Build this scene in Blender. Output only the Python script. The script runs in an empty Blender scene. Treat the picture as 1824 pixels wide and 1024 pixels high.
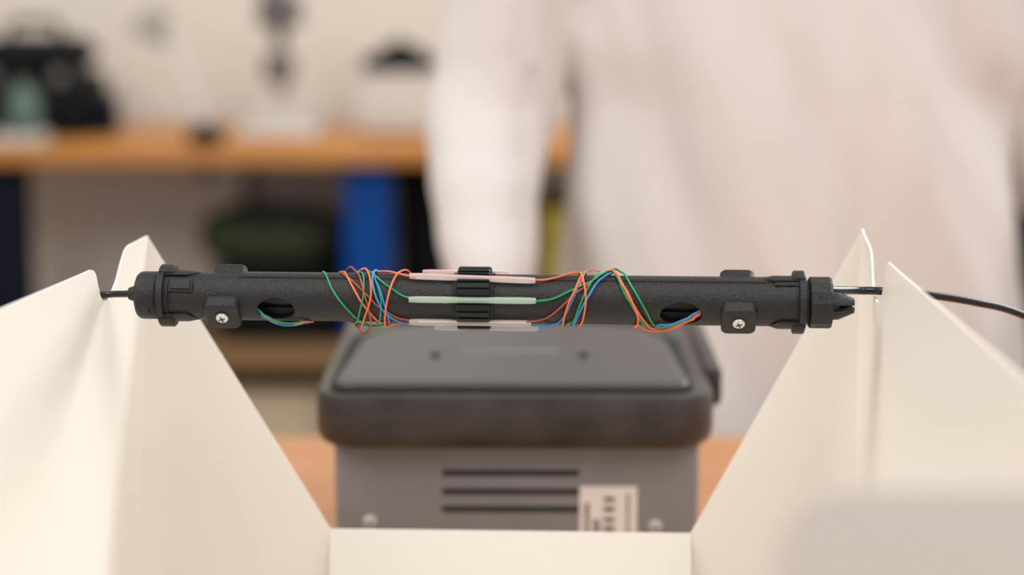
import bpy, bmesh, math, random
from mathutils import Vector, Matrix, noise
random.seed(7)
C = bpy.context.scene
COL = C.collection
PI = math.pi
R_ = math.radians

# ------------------------------------------------------------------ camera, world, light
F = 70/36*1824
PITCH = math.atan(655/F)
H = 0.42                                   # camera height above the table top (z = 0)
cam_d = bpy.data.cameras.new('camera'); cam = bpy.data.objects.new('camera', cam_d); COL.objects.link(cam)
cam.location = (0, 0, H); cam.rotation_euler = (PI/2-PITCH, 0, 0)
cam_d.lens = 70; cam_d.sensor_width = 36; cam_d.clip_start = 0.05; cam_d.clip_end = 50
cam_d.dof.use_dof = True; cam_d.dof.focus_distance = 0.925; cam_d.dof.aperture_fstop = 3.7
C.camera = cam
C.view_settings.view_transform = 'Standard'; C.view_settings.look = 'None'
C.view_settings.exposure = 0.04; C.view_settings.gamma = 1.0; C.view_settings.use_curve_mapping = False

w = bpy.data.worlds.new('world'); C.world = w; w.use_nodes = True
bg = w.node_tree.nodes['Background']; bg.inputs[0].default_value = (0.97, 0.98, 1.0, 1); bg.inputs[1].default_value = 0.56

def area(name, loc, target, sx, sy, power, color):
    d = bpy.data.lights.new(name, 'AREA'); d.shape = 'RECTANGLE'; d.size = sx; d.size_y = sy
    d.energy = power; d.color = color
    o = bpy.data.objects.new(name, d); COL.objects.link(o); o.location = loc
    o.rotation_euler = (Vector(target)-Vector(loc)).to_track_quat('-Z', 'Y').to_euler()
    return o
area('softbox_light', (0.8, 0.35, 1.75), (0, 1.0, 0.2), 1.3, 1.0, 19, (1.0, 0.985, 0.965))
area('window_light', (1.9, 2.6, 1.2), (0.0, 1.1, 0.15), 1.2, 1.0, 40, (0.93, 0.97, 1.0))
area('room_light', (-1.5, 0.5, 2.0), (0.1, 2.0, 0.2), 1.4, 1.2, 33, (1.0, 0.985, 0.965))
area('back_wall_light', (-0.3, 3.2, 2.2), (-0.3, 4.6, 0.5), 1.8, 0.6, 30, (1.0, 0.985, 0.965))  # unseen area light from above onto the back wall and bench

# ------------------------------------------------------------------ projection helpers (pixel -> point at real depth)
FW = Vector((0, math.cos(PITCH), -math.sin(PITCH))); UP = Vector((0, math.sin(PITCH), math.cos(PITCH))); RT = Vector((1, 0, 0))
CP = Vector((0, 0, H))
def ray(px, py): return FW + RT*((px-912)/F) + UP*(-(py-512)/F)
def P(px, py, Y):
    d = ray(px, py); return CP + d*(Y/d.y)
def PZ(px, py, z):
    d = ray(px, py); return CP + d*((z-H)/d.z)
def proj(p):
    v = p-CP; t = v.dot(FW); return 912+F*v.dot(RT)/t, 512-F*v.dot(UP)/t

# ------------------------------------------------------------------ materials
def lin(c): return tuple(((v/255)/12.92 if v/255 <= 0.04045 else ((v/255+0.055)/1.055)**2.4) for v in c)
def mat(name, rgb, rough=0.5, metal=0.0, bump=None, var=None, coat=0.0, spec=0.5, trans=0.0, alpha=1.0, sheen=0.0, subsurf=0.0):
    m = bpy.data.materials.new(name); m.use_nodes = True; nt = m.node_tree; b = nt.nodes['Principled BSDF']
    b.inputs['Base Color'].default_value = (*lin(rgb), 1); b.inputs['Roughness'].default_value = rough
    b.inputs['Metallic'].default_value = metal; b.inputs['Specular IOR Level'].default_value = spec
    b.inputs['Coat Weight'].default_value = coat; b.inputs['Transmission Weight'].default_value = trans
    b.inputs['Alpha'].default_value = alpha; b.inputs['Sheen Weight'].default_value = sheen
    tc = nt.nodes.new('ShaderNodeTexCoord')
    if var:                                # (scale, second colour, stretch)
        mp = nt.nodes.new('ShaderNodeMapping'); mp.inputs['Scale'].default_value = var[2]
        n = nt.nodes.new('ShaderNodeTexNoise'); n.inputs['Scale'].default_value = var[0]; n.inputs['Detail'].default_value = 5
        r = nt.nodes.new('ShaderNodeValToRGB'); r.color_ramp.elements[0].position = 0.35; r.color_ramp.elements[1].position = 0.68
        r.color_ramp.elements[0].color = (*lin(rgb), 1); r.color_ramp.elements[1].color = (*lin(var[1]), 1)
        nt.links.new(tc.outputs['Object'], mp.inputs[0]); nt.links.new(mp.outputs[0], n.inputs['Vector'])
        nt.links.new(n.outputs['Fac'], r.inputs[0]); nt.links.new(r.outputs[0], b.inputs['Base Color'])
    if bump:                               # (scale, strength, distance)
        n2 = nt.nodes.new('ShaderNodeTexNoise'); n2.inputs['Scale'].default_value = bump[0]; n2.inputs['Detail'].default_value = 3
        bp = nt.nodes.new('ShaderNodeBump'); bp.inputs['Strength'].default_value = bump[1]; bp.inputs['Distance'].default_value = bump[2]
        nt.links.new(tc.outputs['Object'], n2.inputs['Vector']); nt.links.new(n2.outputs['Fac'], bp.inputs['Height'])
        nt.links.new(bp.outputs[0], b.inputs['Normal'])
    return m
def wood(name, c1, c2, rough=0.45):
    m = bpy.data.materials.new(name); m.use_nodes = True; nt = m.node_tree; b = nt.nodes['Principled BSDF']
    tc = nt.nodes.new('ShaderNodeTexCoord'); mp = nt.nodes.new('ShaderNodeMapping'); mp.inputs['Scale'].default_value = (1.2, 14, 14)
    n = nt.nodes.new('ShaderNodeTexNoise'); n.inputs['Scale'].default_value = 3; n.inputs['Detail'].default_value = 6
    r = nt.nodes.new('ShaderNodeValToRGB'); r.color_ramp.elements[0].color = (*lin(c1), 1); r.color_ramp.elements[1].color = (*lin(c2), 1)
    r.color_ramp.elements[0].position = 0.3; r.color_ramp.elements[1].position = 0.7
    nt.links.new(tc.outputs['Object'], mp.inputs[0]); nt.links.new(mp.outputs[0], n.inputs['Vector'])
    nt.links.new(n.outputs['Fac'], r.inputs[0]); nt.links.new(r.outputs[0], b.inputs['Base Color'])
    b.inputs['Roughness'].default_value = rough
    return m
M = dict(
    plastic=mat('black printed plastic', (21, 18, 17), 0.40, bump=(1300, 0.7, 0.0008), var=(600, (32, 28, 26), (1, 1, 1)), spec=0.46),
    plasticdark=mat('smooth black plastic', (14, 14, 16), 0.42, spec=0.4),
    deep=mat('deep black plastic', (9, 9, 10), 0.6),
    sheet=mat('cream satin sheet', (241, 234, 224), 0.36, spec=0.4, bump=(900, 0.05, 0.0001)),
    steel=mat('steel', (225, 222, 215), 0.3, metal=0.5),
    cable=mat('black cable jacket', (14, 14, 17), 0.3, spec=0.5),
    orange=mat('orange fibre', (236, 116, 64), 0.4),
    brown=mat('copper brown fibre', (160, 78, 52), 0.4),
    green=mat('green fibre', (22, 148, 92), 0.4),
    blue=mat('blue fibre', (52, 136, 200), 0.4),
    grey=mat('grey case', (122, 121, 121), 0.42, var=(30, (128, 127, 126), (1, 1, 1))),
    lid=mat('satin grey lid', (72, 69, 68), 0.42, spec=0.45),
    rubber=mat('worn black rubber', (42, 37, 35), 0.4, var=(22, (68, 62, 58), (1, 1, 1.6)), bump=(500, .2, .0003)),
    slot=mat('dark slot', (20, 18, 17), 0.8),
    label=mat('white label', (226, 220, 212), 0.5),
    ink=mat('dark print', (50, 44, 40), 0.6),
    palewood=wood('table wood', (196, 132, 84), (214, 152, 102)),
    benchwood=wood('bench wood', (176, 112, 52), (200, 138, 70)),
    shelfwood=wood('shelf wood', (120, 90, 58), (140, 108, 74)),
    wall=mat('warm white wall', (222, 213, 200), 0.8, bump=(40, .1, .002)),
    sidewall=mat('side wall', (222, 212, 197), 0.8),
    floor=mat('grey beige floor', (150, 135, 118), 0.5, var=(8, (160, 146, 130), (1, 1, 1))),
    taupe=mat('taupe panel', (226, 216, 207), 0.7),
    bluepaint=mat('blue paint', (0, 62, 132), 0.5, spec=.15),
    navy=mat('navy tone', (8, 11, 30), 0.6, spec=.15),
    black=mat('black plastic box', (7, 10, 11), 0.7, spec=.2),
    olive=mat('olive fabric', (44, 50, 28), 0.9),
    palegreen=mat('pale green plastic', (88, 108, 97), 0.5),
    lightgrey=mat('light grey plastic', (205, 198, 188), 0.5),
    midgrey=mat('mid grey metal', (112, 106, 104), 0.5),
    yellow=mat('yellow plastic', (176, 156, 52), 0.5),
    beige=mat('beige cardboard', (205, 186, 156), 0.8),
    shirt=mat('off white cotton', (222, 216, 212), 0.9, bump=(900, .25, .0006), sheen=.2),
    skin=mat('skin', (214, 160, 132), 0.5, spec=.4),
    hair=mat('dark hair', (42, 30, 24), 0.6, bump=(120, .6, .004)),
    trousers=mat('dark trousers', (46, 50, 60), 0.9, bump=(600, .2, .001)),
    shoe=mat('brown leather', (66, 44, 32), 0.4),
    eye=mat('eye white', (235, 232, 228), 0.2), iris=mat('brown iris', (58, 38, 24), 0.2), lips=mat('lips', (180, 104, 92), 0.5),
)
def sleeve_mat(name, rgb, alpha):
    m = bpy.data.materials.new(name); m.use_nodes = True; nt = m.node_tree; b = nt.nodes['Principled BSDF']
    b.inputs['Base Color'].default_value = (*lin(rgb), 1); b.inputs['Roughness'].default_value = 0.25; b.inputs['Coat Weight'].default_value = .4
    b.inputs['Alpha'].default_value = alpha
    return m
M['clear'] = sleeve_mat('clear shrink tube', (255, 248, 244), 0.36)
M['cleargreen'] = sleeve_mat('clear greenish shrink tube', (222, 238, 220), 0.42)

# ------------------------------------------------------------------ mesh helpers
def finish(name, bm, m, parent=None, smooth=35):
    bmesh.ops.recalc_face_normals(bm, faces=bm.faces)
    me = bpy.data.meshes.new(name); bm.to_mesh(me); bm.free()
    if smooth:
        for p in me.polygons: p.use_smooth = True
        me.set_sharp_from_angle(angle=R_(smooth))
    o = bpy.data.objects.new(name, me); COL.objects.link(o)
    if m: me.materials.append(M[m] if isinstance(m, str) else m)
    if parent: o.parent = parent
    return o
def tag(o, label=None, cat=None, group=None, kind=None):
    if label: o['label'] = label
    if cat: o['category'] = cat
    if group: o['group'] = group
    if kind: o['kind'] = kind
    return o
def empty(name, loc, label, cat, group=None, rz=0):
    o = bpy.data.objects.new(name, None); COL.objects.link(o); o.location = loc; o.rotation_euler = (0, 0, rz)
    o.empty_display_size = 0.02
    return tag(o, label, cat, group)
def copy_obj(o, parent=None):
    c = o.copy(); COL.objects.link(c)
    if parent: c.parent = parent
    return c
def box(bm, x0, x1, y0, y1, z0, z1, bev=0, seg=2, mtx=None):
    t = bmesh.new()
    v = [t.verts.new((x, y, z)) for x in (x0, x1) for y in (y0, y1) for z in (z0, z1)]
    for f in ((0, 1, 3, 2), (4, 6, 7, 5), (0, 4, 5, 1), (2, 3, 7, 6), (0, 2, 6, 4), (1, 5, 7, 3)): t.faces.new([v[i] for i in f])
    if bev: bmesh.ops.bevel(t, geom=t.edges[:], offset=bev, segments=seg, affect='EDGES', profile=0.5)
    if mtx: bmesh.ops.transform(t, matrix=mtx, verts=t.verts)
    join(bm, t)
def join(bm, t):
    mp = {v: bm.verts.new(v.co) for v in t.verts}
    for f in t.faces:
        try: bm.faces.new([mp[v] for v in f.verts])
        except ValueError: pass
    t.free()
def loft(bm, rings, cap=True, closed=False):
    vr = [[bm.verts.new(p) for p in r] for r in rings]
    n = len(vr[0]); k = len(vr)
    for i in range(k if closed else k-1):
        a, b = vr[i], vr[(i+1) % k]
        for j in range(n): bm.faces.new((a[j], a[(j+1) % n], b[(j+1) % n], b[j]))
    if cap and not closed: bm.faces.new(vr[0][::-1]); bm.faces.new(vr[-1])
    return vr
def lathe_x(bm, prof, n=64, cap=True, closed=False, a0=0):
    loft(bm, [[(x, -r*math.cos(a0+2*PI*j/n), r*math.sin(a0+2*PI*j/n)) for j in range(n)] for x, r in prof], cap, closed)
def lathe_z(bm, prof, c=(0, 0, 0), n=32):
    loft(bm, [[(c[0]+r*math.cos(2*PI*j/n), c[1]+r*math.sin(2*PI*j/n), c[2]+z) for j in range(n)] for z, r in prof])
def catmull(pts, per=8):
    out = []; n = len(pts)
    for i in range(n-1):
        p0, p1, p2, p3 = pts[max(i-1, 0)], pts[i], pts[i+1], pts[min(i+2, n-1)]
        for k in range(per):
            t = k/per
            out.append(tuple(.5*(2*b+(c-a)*t+(2*a-5*b+4*c-d)*t*t+(-a+3*b-3*c+d)*t**3) for a, b, c, d in zip(p0, p1, p2, p3)))
    out.append(tuple(pts[-1])); return out
def sweep(bm, pts, r, n=10, rad=None):
    pts = [Vector(p) for p in pts]; up = None; rings = []
    for i, p in enumerate(pts):
        t = (pts[min(i+1, len(pts)-1)]-pts[max(i-1, 0)]).normalized()
        if up is None: up = t.orthogonal().normalized()
        up = (up-t*up.dot(t)).normalized(); s = t.cross(up)
        rr = rad[i] if rad else r
        rings.append([p+up*rr*math.cos(2*PI*j/n)+s*rr*math.sin(2*PI*j/n) for j in range(n)])
    loft(bm, rings)
def bar(bm, a, b, r, n=12): sweep(bm, [a, b], r, n)
def ellipsoid(bm, c, r, seg=24, rings=14, mtx=None):
    t = bmesh.new(); bmesh.ops.create_uvsphere(t, u_segments=seg, v_segments=rings, radius=1)
    m = Matrix.Translation(c) @ (mtx or Matrix()) @ Matrix.Diagonal((*r, 1))
    bmesh.ops.transform(t, matrix=m, verts=t.verts); join(bm, t)
def apply_mods(o):
    dg = bpy.context.evaluated_depsgraph_get(); ev = o.evaluated_get(dg)
    me = bpy.data.meshes.new_from_object(ev); o.modifiers.clear(); old = o.data; o.data = me; bpy.data.meshes.remove(old)
def make_box(name, m, parent, x0, x1, y0, y1, z0, z1, bev=0.002, seg=2):
    bm = bmesh.new(); box(bm, x0, x1, y0, y1, z0, z1, bev, seg); return finish(name, bm, m, parent)

# ================================================================== SETTING
BZ = -0.85                                  # floor level
def struct(name, m, *a):
    o = make_box(name, m, None, *a, bev=0); o['kind'] = 'structure'; return o
struct('floor', 'floor', -3.2, 3.2, -1.0, 4.7, BZ-0.05, BZ)
struct('wall_back', 'wall', -3.2, 3.2, 4.6, 4.7, BZ, 1.9)
struct('wall_left', 'sidewall', -3.3, -3.2, -1.0, 4.7, BZ, 1.9)
struct('baseboard_back', 'lightgrey', -3.2, 3.2, 4.585, 4.6, BZ, BZ+0.09)

# ================================================================== TABLE in the foreground
t = empty('work_table', (0, 0, BZ), 'light orange-brown wooden table under the grey instrument and the cream stand', 'table')
o = make_box('tabletop', 'palewood', t, -0.95, 1.05, 0.15, 1.60, 0.82, 0.85, 0.004)
for sx in (-0.88, 0.98):
    for sy in (0.22, 1.53): make_box('leg', 'palewood', t, sx-.03, sx+.03, sy-.03, sy+.03, 0, 0.82, 0.004)
make_box('apron', 'palewood', t, -0.85, 0.95, 1.52, 1.54, 0.74, 0.82, 0.002)
make_box('apron', 'palewood', t, -0.85, 0.95, 0.21, 0.23, 0.74, 0.82, 0.002)

# ================================================================== BENCH against the back wall
YB = 4.0; BT = -0.03
def bx(px, Y=YB): return P(px, 250, Y).x
def bz(py, Y=YB): return P(500, py, Y).z
b = empty('workbench', (0, YB, BZ), 'long wooden-topped workbench with a blue post, along the back wall', 'workbench')
def bpart(name, m, x0, x1, y0, y1, z0, z1, bev=.004):
    return make_box(name, m, b, x0, x1, y0-YB, y1-YB, z0-BZ, z1-BZ, bev)
bpart('benchtop', 'benchwood', -1.6, 1.6, 4.0, 4.52, BT-.038, BT)
lb = bpart('leg', 'bluepaint', bx(612, 4.06), bx(694, 4.06), 4.04, 4.13, BZ, BT-.038); lb['label'] = 'blue painted post'
ln = bpart('leg', 'navy', bx(-50, 4.06), bx(38, 4.06), 4.04, 4.13, BZ, BT-.038); ln['label'] = 'dark navy post'  # same post as the blue one, in a far darker blue
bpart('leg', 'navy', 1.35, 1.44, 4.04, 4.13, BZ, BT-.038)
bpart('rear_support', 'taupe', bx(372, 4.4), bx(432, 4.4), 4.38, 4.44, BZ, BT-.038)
bpart('wall_standin', 'taupe', -1.55, 1.55, 4.46, 4.48, BZ+.0, BT-.038)  # added panel, stands in for the shaded wall below the bench
SZ = bz(626); 
bpart('lower_shelf', 'shelfwood', -1.55, 1.55, 4.02, 4.44, SZ-.045, SZ)

def crate(name, m, px0, px1, z0, z1, y0, y1, label, cat, ribs=4, group=None, top=None):
    x0, x1 = bx(px0, y0), bx(px1, y0); cx = (x0+x1)/2; hw = (x1-x0)/2
    c = empty(name, (cx, y0, z0), label, cat, group)
    h = z1-z0; d = y1-y0
    bm = bmesh.new(); box(bm, -hw+.008, hw-.008, .008, d-.008, 0, h, .012, 3)
    for i in range(ribs):
        x = -hw+.03+(2*hw-.06)*i/max(1, ribs-1); box(bm, x-.008, x+.008, 0, .012, .02, h-.03, .002, 1)
    finish('body', bm, m, c)
    bm = bmesh.new(); box(bm, -hw, hw, 0, d, h-.03, h, .006, 2); finish('rim', bm, top or m, c)
    bm = bmesh.new(); box(bm, -.05, .05, -.008, .01, h*.55, h*.55+.02, .004, 2); finish('handle', bm, m, c)
    return c
crate('storage_crate', 'black', 372, 600, SZ, bz(478, 4.08), 4.08, 4.40, 'black ribbed crate on the lower shelf, left of the blue post', 'crate', 5)
crate('storage_crate', 'black', 702, 795, SZ, bz(300, 4.18), 4.18, 4.44, 'tall black case on the lower shelf, right of the blue post', 'case', 3)
crate('storage_bin', 'yellow', 962, 1045, SZ, bz(375, 4.12), 4.12, 4.40, 'yellow bin on the lower shelf, seen between sleeve and torso', 'bin', 3)
crate('storage_crate', 'black', 1700, 1900, SZ, bz(310, 4.12), 4.12, 4.40, 'black crate on the lower shelf beyond the right sleeve', 'crate', 4)
# folded olive bag on the crate
zc = bz(478, 4.08)
fb = empty('canvas_bag', (bx(480, 4.2), 4.22, zc), 'dark olive canvas bag lying on the black ribbed crate', 'bag')
bm = bmesh.new(); bmesh.ops.create_cube(bm, size=1); bmesh.ops.subdivide_edges(bm, edges=bm.edges[:], cuts=9, use_grid_fill=True)
hwb = (bx(604, 4.1)-bx(348, 4.1))/2
for v in bm.verts:
    p = Vector(v.co)*2
    q = p.copy(); l = (abs(p.x)**4+abs(p.y)**4+abs(p.z)**4)**.25; q = p/l if l > 0 else p
    v.co = Vector((q.x*hwb, q.y*.13, (q.z*.5+.5)*.105)); v.co += Vector((0, 0, 1))*noise.noise(Vector(v.co)*9)*.02*(q.z+1)/2
finish('bag_body', bm, 'olive', fb, 60)
bm = bmesh.new()
for s in (-1, 1): sweep(bm, catmull([(s*.08, -.10, .09), (s*.07, -.12, .125), (s*.03, -.13, .12), (0, -.13, .11)]), .007)
finish('strap', bm, 'black', fb)
# pale carton on the floor under the shelf
x0, x1 = bx(330, 4.1), bx(640, 4.1)
cb = empty('cardboard_carton', ((x0+x1)/2, 4.1, BZ), 'pale beige carton on the floor beneath the lower shelf', 'carton')
hw = (x1-x0)/2; hh = bz(700, 4.1)-BZ
make_box('carton_body', 'beige', cb, -hw, hw, 0, .28, 0, hh, .003)
make_box('flap', 'beige', cb, -hw, hw, 0.002, .138, hh, hh+.004, .001); make_box('flap', 'beige', cb, -hw, hw, .142, .278, hh, hh+.004, .001)

# ---- things on the bench
def by(py, Y): return P(500, py, Y).z
# dark machine at the left end
Y = 4.15; x0, x1 = bx(-60, Y), bx(158, Y)
mc = empty('tool_case', ((x0+x1)/2, Y, BT), 'bulky black case with a rounded lid at the left end of the bench', 'case')
hw = (x1-x0)/2; hh = by(72, Y)-BT
bm = bmesh.new(); box(bm, -hw, hw, 0, .24, 0, hh*.62, .02, 3); finish('body', bm, 'black', mc)
bm = bmesh.new(); box(bm, -hw+.004, hw-.012, .005, .235, hh*.63, hh, .045, 5); finish('case_lid', bm, 'black', mc)
bm = bmesh.new(); sweep(bm, catmull([(-.05, .1, hh-.003), (-.045, .1, hh+.03), (.045, .1, hh+.03), (.05, .1, hh-.003)]), .008); finish('handle', bm, 'black', mc)
for sx in (-.07, .07): make_box('latch', 'midgrey', mc, sx-.015, sx+.015, -.006, .004, hh*.56, hh*.70, .003)
x0 = bx(45, 4.09)
bt = empty('spray_bottle', (x0, 4.09, BT), 'pale green bottle standing in front of the black case', 'bottle')
bm = bmesh.new(); lathe_z(bm, [(0, .03), (.006, .034), (.085, .034), (.10, .028), (.112, .014), (.13, .013)]); finish('bottle_body', bm, 'palegreen', bt)
bm = bmesh.new(); lathe_z(bm, [(.13, .016), (.148, .016), (.15, .012)]); box(bm, -.03, .012, -.008, .008, .145, .158, .003, 1); finish('cap', bm, 'black', bt)
tr = empty('shallow_tray', (bx(35, 4.04), 4.045, BT), 'cream shallow tray at the front edge of the bench, left end', 'tray')
bm = bmesh.new()
for q in ((-.055, .055, -.03, .03, 0, .004), (-.055, .055, -.03, -.027, 0, .022), (-.055, .055, .027, .03, 0, .022), (-.055, -.052, -.03, .03, 0, .022), (.052, .055, -.03, .03, 0, .022)): box(bm, *q, .001, 1)
finish('tray_body', bm, 'lightgrey', tr)
bb = empty('blue_grey_box', (bx(184, 4.2), 4.2, BT), 'small slate blue box leaning beside the black case', 'box')
bm = bmesh.new(); box(bm, -.018, .018, 0, .1, 0, .075, .004, 2); finish('box_body', bm, 'navy', bb)
bm = bmesh.new(); box(bm, -.02, .02, -.002, .102, .066, .08, .003, 2); finish('box_lid', bm, 'navy', bb)
# clamp lamp
lp = empty('clamp_lamp', (bx(366, 4.03), 4.03, BT), 'pale desk lamp with slanting arm on a black clamp', 'lamp')
def lz(py, Y=4.03): return by(py, Y)-BT
def lx(px, Y=4.03): return bx(px, Y)-bx(366, 4.03)
bm = bmesh.new(); box(bm, -.034, .034, -.025, .04, .0, .032, .005, 2); box(bm, -.012, .012, -.025, -.008, -.06, .005, .003, 1); box(bm, -.012, .012, -.025, .03, -.066, -.054, .003, 1); lathe_z(bm, [(.02, .016), (.045, .014)]); finish('clamp', bm, 'black', lp)
bm = bmesh.new(); bar(bm, (0, 0, .03), (lx(322), 0.05, lz(120)), .007); finish('lower_arm', bm, 'lightgrey', lp)
bm = bmesh.new(); bar(bm, (lx(322), 0.05, lz(120)), (lx(285), .1, lz(48)), .007); finish('upper_arm', bm, 'lightgrey', lp)
bm = bmesh.new(); mt = Matrix.Translation((lx(266), .1, lz(45))) @ Matrix.Rotation(R_(25), 4, 'Y')
t2 = bmesh.new(); lathe_z(t2, [(-.035, .042), (-.03, .042), (.01, .03), (.03, .016), (.035, .01)]); bmesh.ops.transform(t2, matrix=mt, verts=t2.verts); join(bm, t2); finish('lamp_shade', bm, mat('pale grey enamel', (150, 143, 132), .6), lp)
# microscope
ms = empty('bench_microscope', (bx(500, 4.2), 4.2, BT), 'grey bench microscope with dark head and pale base, middle of the bench', 'microscope')
def mz(py, Y=4.2): return by(py, Y)-BT
bm = bmesh.new(); box(bm, -.085, .085, -.06, .10, 0, .022, .006, 2); box(bm, -.06, .06, -.04, .08, .022, .05, .008, 2); finish('base', bm, 'lightgrey', ms)
bm = bmesh.new(); box(bm, -.012, .012, .06, .085, .02, mz(10), .004, 2); finish('column', bm, 'lightgrey', ms)
bm = bmesh.new(); lathe_z(bm, [(mz(150), .02), (mz(140), .034), (mz(100), .034), (mz(90), .02)]); box(bm, -.01, .01, 0, .07, mz(135), mz(110), .003, 1); finish('stage', bm, 'midgrey', ms)
bm = bmesh.new(); lathe_z(bm, [(mz(78), .010), (mz(60), .014), (mz(50), .02)]); finish('objective', bm, 'midgrey', ms)
bm = bmesh.new(); box(bm, -.042, .044, -.03, .085, mz(50), mz(-5), .012, 3); finish('head', bm, 'midgrey', ms)
for s in (-1, 1):
    bm = bmesh.new(); bar(bm, (s*.018, -.02, mz(5)), (s*.022, -.07, mz(-40)), .011, 16); finish('eyepiece', bm, 'black', ms)
# light box with black peaked cover
x0, x1 = bx(632, 4.2), bx(792, 4.2); hw = (x1-x0)/2; cxb = (x0+x1)/2; hh = by(131, 4.2)-BT
lb2 = empty('instrument_box', (cxb, 4.2, BT), 'light grey box on the bench next to the left sleeve', 'box')
bm = bmesh.new(); box(bm, -hw, hw, 0, .2, .006, hh-.012, .008, 3); finish('box_body', bm, 'lightgrey', lb2)
bm = bmesh.new(); box(bm, -hw-.002, hw+.002, -.002, .202, hh-.014, hh, .004, 2); finish('box_lid', bm, 'lightgrey', lb2)
for sx in (-1, 1): make_box('foot', 'black', lb2, sx*(hw-.02)-.01, sx*(hw-.02)+.01, .01, .03, 0, .008, .002)
zt2 = by(131, 4.2)
pk = empty('peaked_cover', (bx(712, 4.25), 4.28, zt2), 'black peaked cover sitting on the light grey box', 'cover')
hgt = by(80, 4.28)-zt2
bm = bmesh.new()
loft(bm, [[(sx*a, sy*b_, z) for sx, sy in ((-1, -1), (1, -1), (1, 1), (-1, 1))] for a, b_, z in ((.078, .05, 0), (.078, .05, .028), (.062, .042, hgt*.55), (.034, .026, hgt*.95), (.012, .01, hgt*1.1))])
finish('cover_body', bm, 'black', pk, 20)
bm = bmesh.new(); lathe_z(bm, [(hgt*1.1-.002, .005), (hgt*1.1+.006, .008), (hgt*1.1+.01, .004)]); finish('knob', bm, 'black', pk)

# ================================================================== GREY INSTRUMENT behind the tube
YF = 1.12
dv = empty('field_instrument', (P(917, 750, YF).x, YF, 0), 'grey boxy instrument with black rubber bumper, vents and paper label', 'instrument', rz=R_(-0.6))
ox = dv.location.x
def dx(px, Y=YF, py=750): return P(px, py, Y).x-ox
def dz(py, Y=YF): return P(917, py, Y).z
zr0, zr1 = dz(804), dz(705)
# lower case
bx0, bx1 = dx(594, YF+.012, 850), dx(1246, YF+.012, 850)
bm = bmesh.new(); box(bm, bx0, bx1, .012, .285, .006, zr0+.012, .007, 3); finish('lower_case', bm, 'grey', dv)
for sx in (bx0+.02, bx1-.02):
    for sy in (.03, .26):
        bm = bmesh.new(); lathe_z(bm, [(0, .008), (.007, .009)], (sx, sy, 0), 20); finish('rubber_foot', bm, 'rubber', dv)
# bumper ring with flared plan
def rrect(x0, x1, y0, y1, r, z, n=6, rb=None):
    pts = []
    for cx_, cy_, a in ((x1-r, y0+r, -90), (x1-r, y1-r, 0), (x0+r, y1-r, 90), (x0+r, y0+r, 180)):
        q = r
        if rb and cy_ > (y0+y1)/2: q = rb; cx_ += (r-rb) if cx_ > (x0+x1)/2 else (rb-r); cy_ += r-rb
        for i in range(n+1):
            t_ = R_(a+90*i/n); pts.append((cx_+q*math.cos(t_), cy_+q*math.sin(t_), z))
    return pts
rx0, rx1 = dx(561), dx(1266)
bm = bmesh.new()
prof = [(.007, zr0), (.0035, zr0+.001), (.0012, zr0+.004), (0, zr0+.009), (0, zr1-.004), (.0010, zr1-.0012), (.0045, zr1)]
loft(bm, [rrect(rx0+i_, rx1-i_, i_, .30-i_, .022, z) for i_, z in prof])
for v in bm.verts:                       # sides bow outwards to the middle, as on a moulded bumper
    tt = v.co.y/.30
    if v.co.x > rx1-.04: v.co.x += .014*math.sin(PI*min(1, max(0, tt)))
    if v.co.x < rx0+.04: v.co.x -= .006*math.sin(PI*min(1, max(0, tt)))
finish('bumper', bm, 'rubber', dv, 40)
bm = bmesh.new(); box(bm, rx1+.002, rx1+.012, .06, .22, zr0+.012, zr1+.004, .004, 3); finish('side_grip', bm, 'rubber', dv)
# lid: raised panel with bevelled flanks, joint around it with its shadow line put into the colour
lx0, lx1 = dx(590, YF+.01, 700), dx(1232, YF+.01, 700)
bm = bmesh.new(); loft(bm, [rrect(lx0-.0015, lx1+.0015, .008, .192, .012, z, 8, rb=.05) for z in (zr1-.01, zr1+.0018)]); finish('lid_shade_joint', bm, 'slot', dv)
bm = bmesh.new()
rings = []
for i_, z in ((0, zr1), (0, zr1+.0030), (.0006, zr1+.0042), (.0022, zr1+.0050), (.008, zr1+.0054)):
    rings.append([((x_-(lx0+lx1)/2)*(1-.55*max(0, y_-.01))+(lx0+lx1)/2, y_, z_) for x_, y_, z_ in rrect(lx0+i_*1.6, lx1-i_*1.6, .010+i_*.6, .188-i_, .014, z, 10, rb=.055)])
vr = loft(bm, rings)
finish('lid', bm, 'lid', dv, 50)
bm = bmesh.new(); box(bm, lx0+.02, lx1-.02, .212, .278, zr1-.004, zr1+.004, .003, 3); finish('rear_cover', bm, 'lid', dv)
zl = zr1+.0054
for px in (773, 1037):
    p = PZ(px, 634, zl); bm = bmesh.new(); lathe_z(bm, [(-.002, .0028), (.0012, .0028), (.0016, .0022), (.0008, .0015)], (p.x-ox, p.y-YF, zl), 20); finish('lid_screw', bm, 'slot', dv)
p = PZ(907, 626, zl); bm = bmesh.new(); box(bm, p.x-ox-.030, p.x-ox+.030, p.y-YF-.0025, p.y-YF+.0025, zl-.001, zl+.0006, .0008, 2); finish('lid_ridge', bm, 'grey', dv)
# vents
for py in (842, 875, 906):
    z = dz(py, YF+.012); bm = bmesh.new(); box(bm, dx(787, YF+.012, py), dx(1031, YF+.012, py), .0110, .016, z-.0017, z+.0017, .0009, 2); finish('vent_slot', bm, 'slot', dv)
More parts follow.
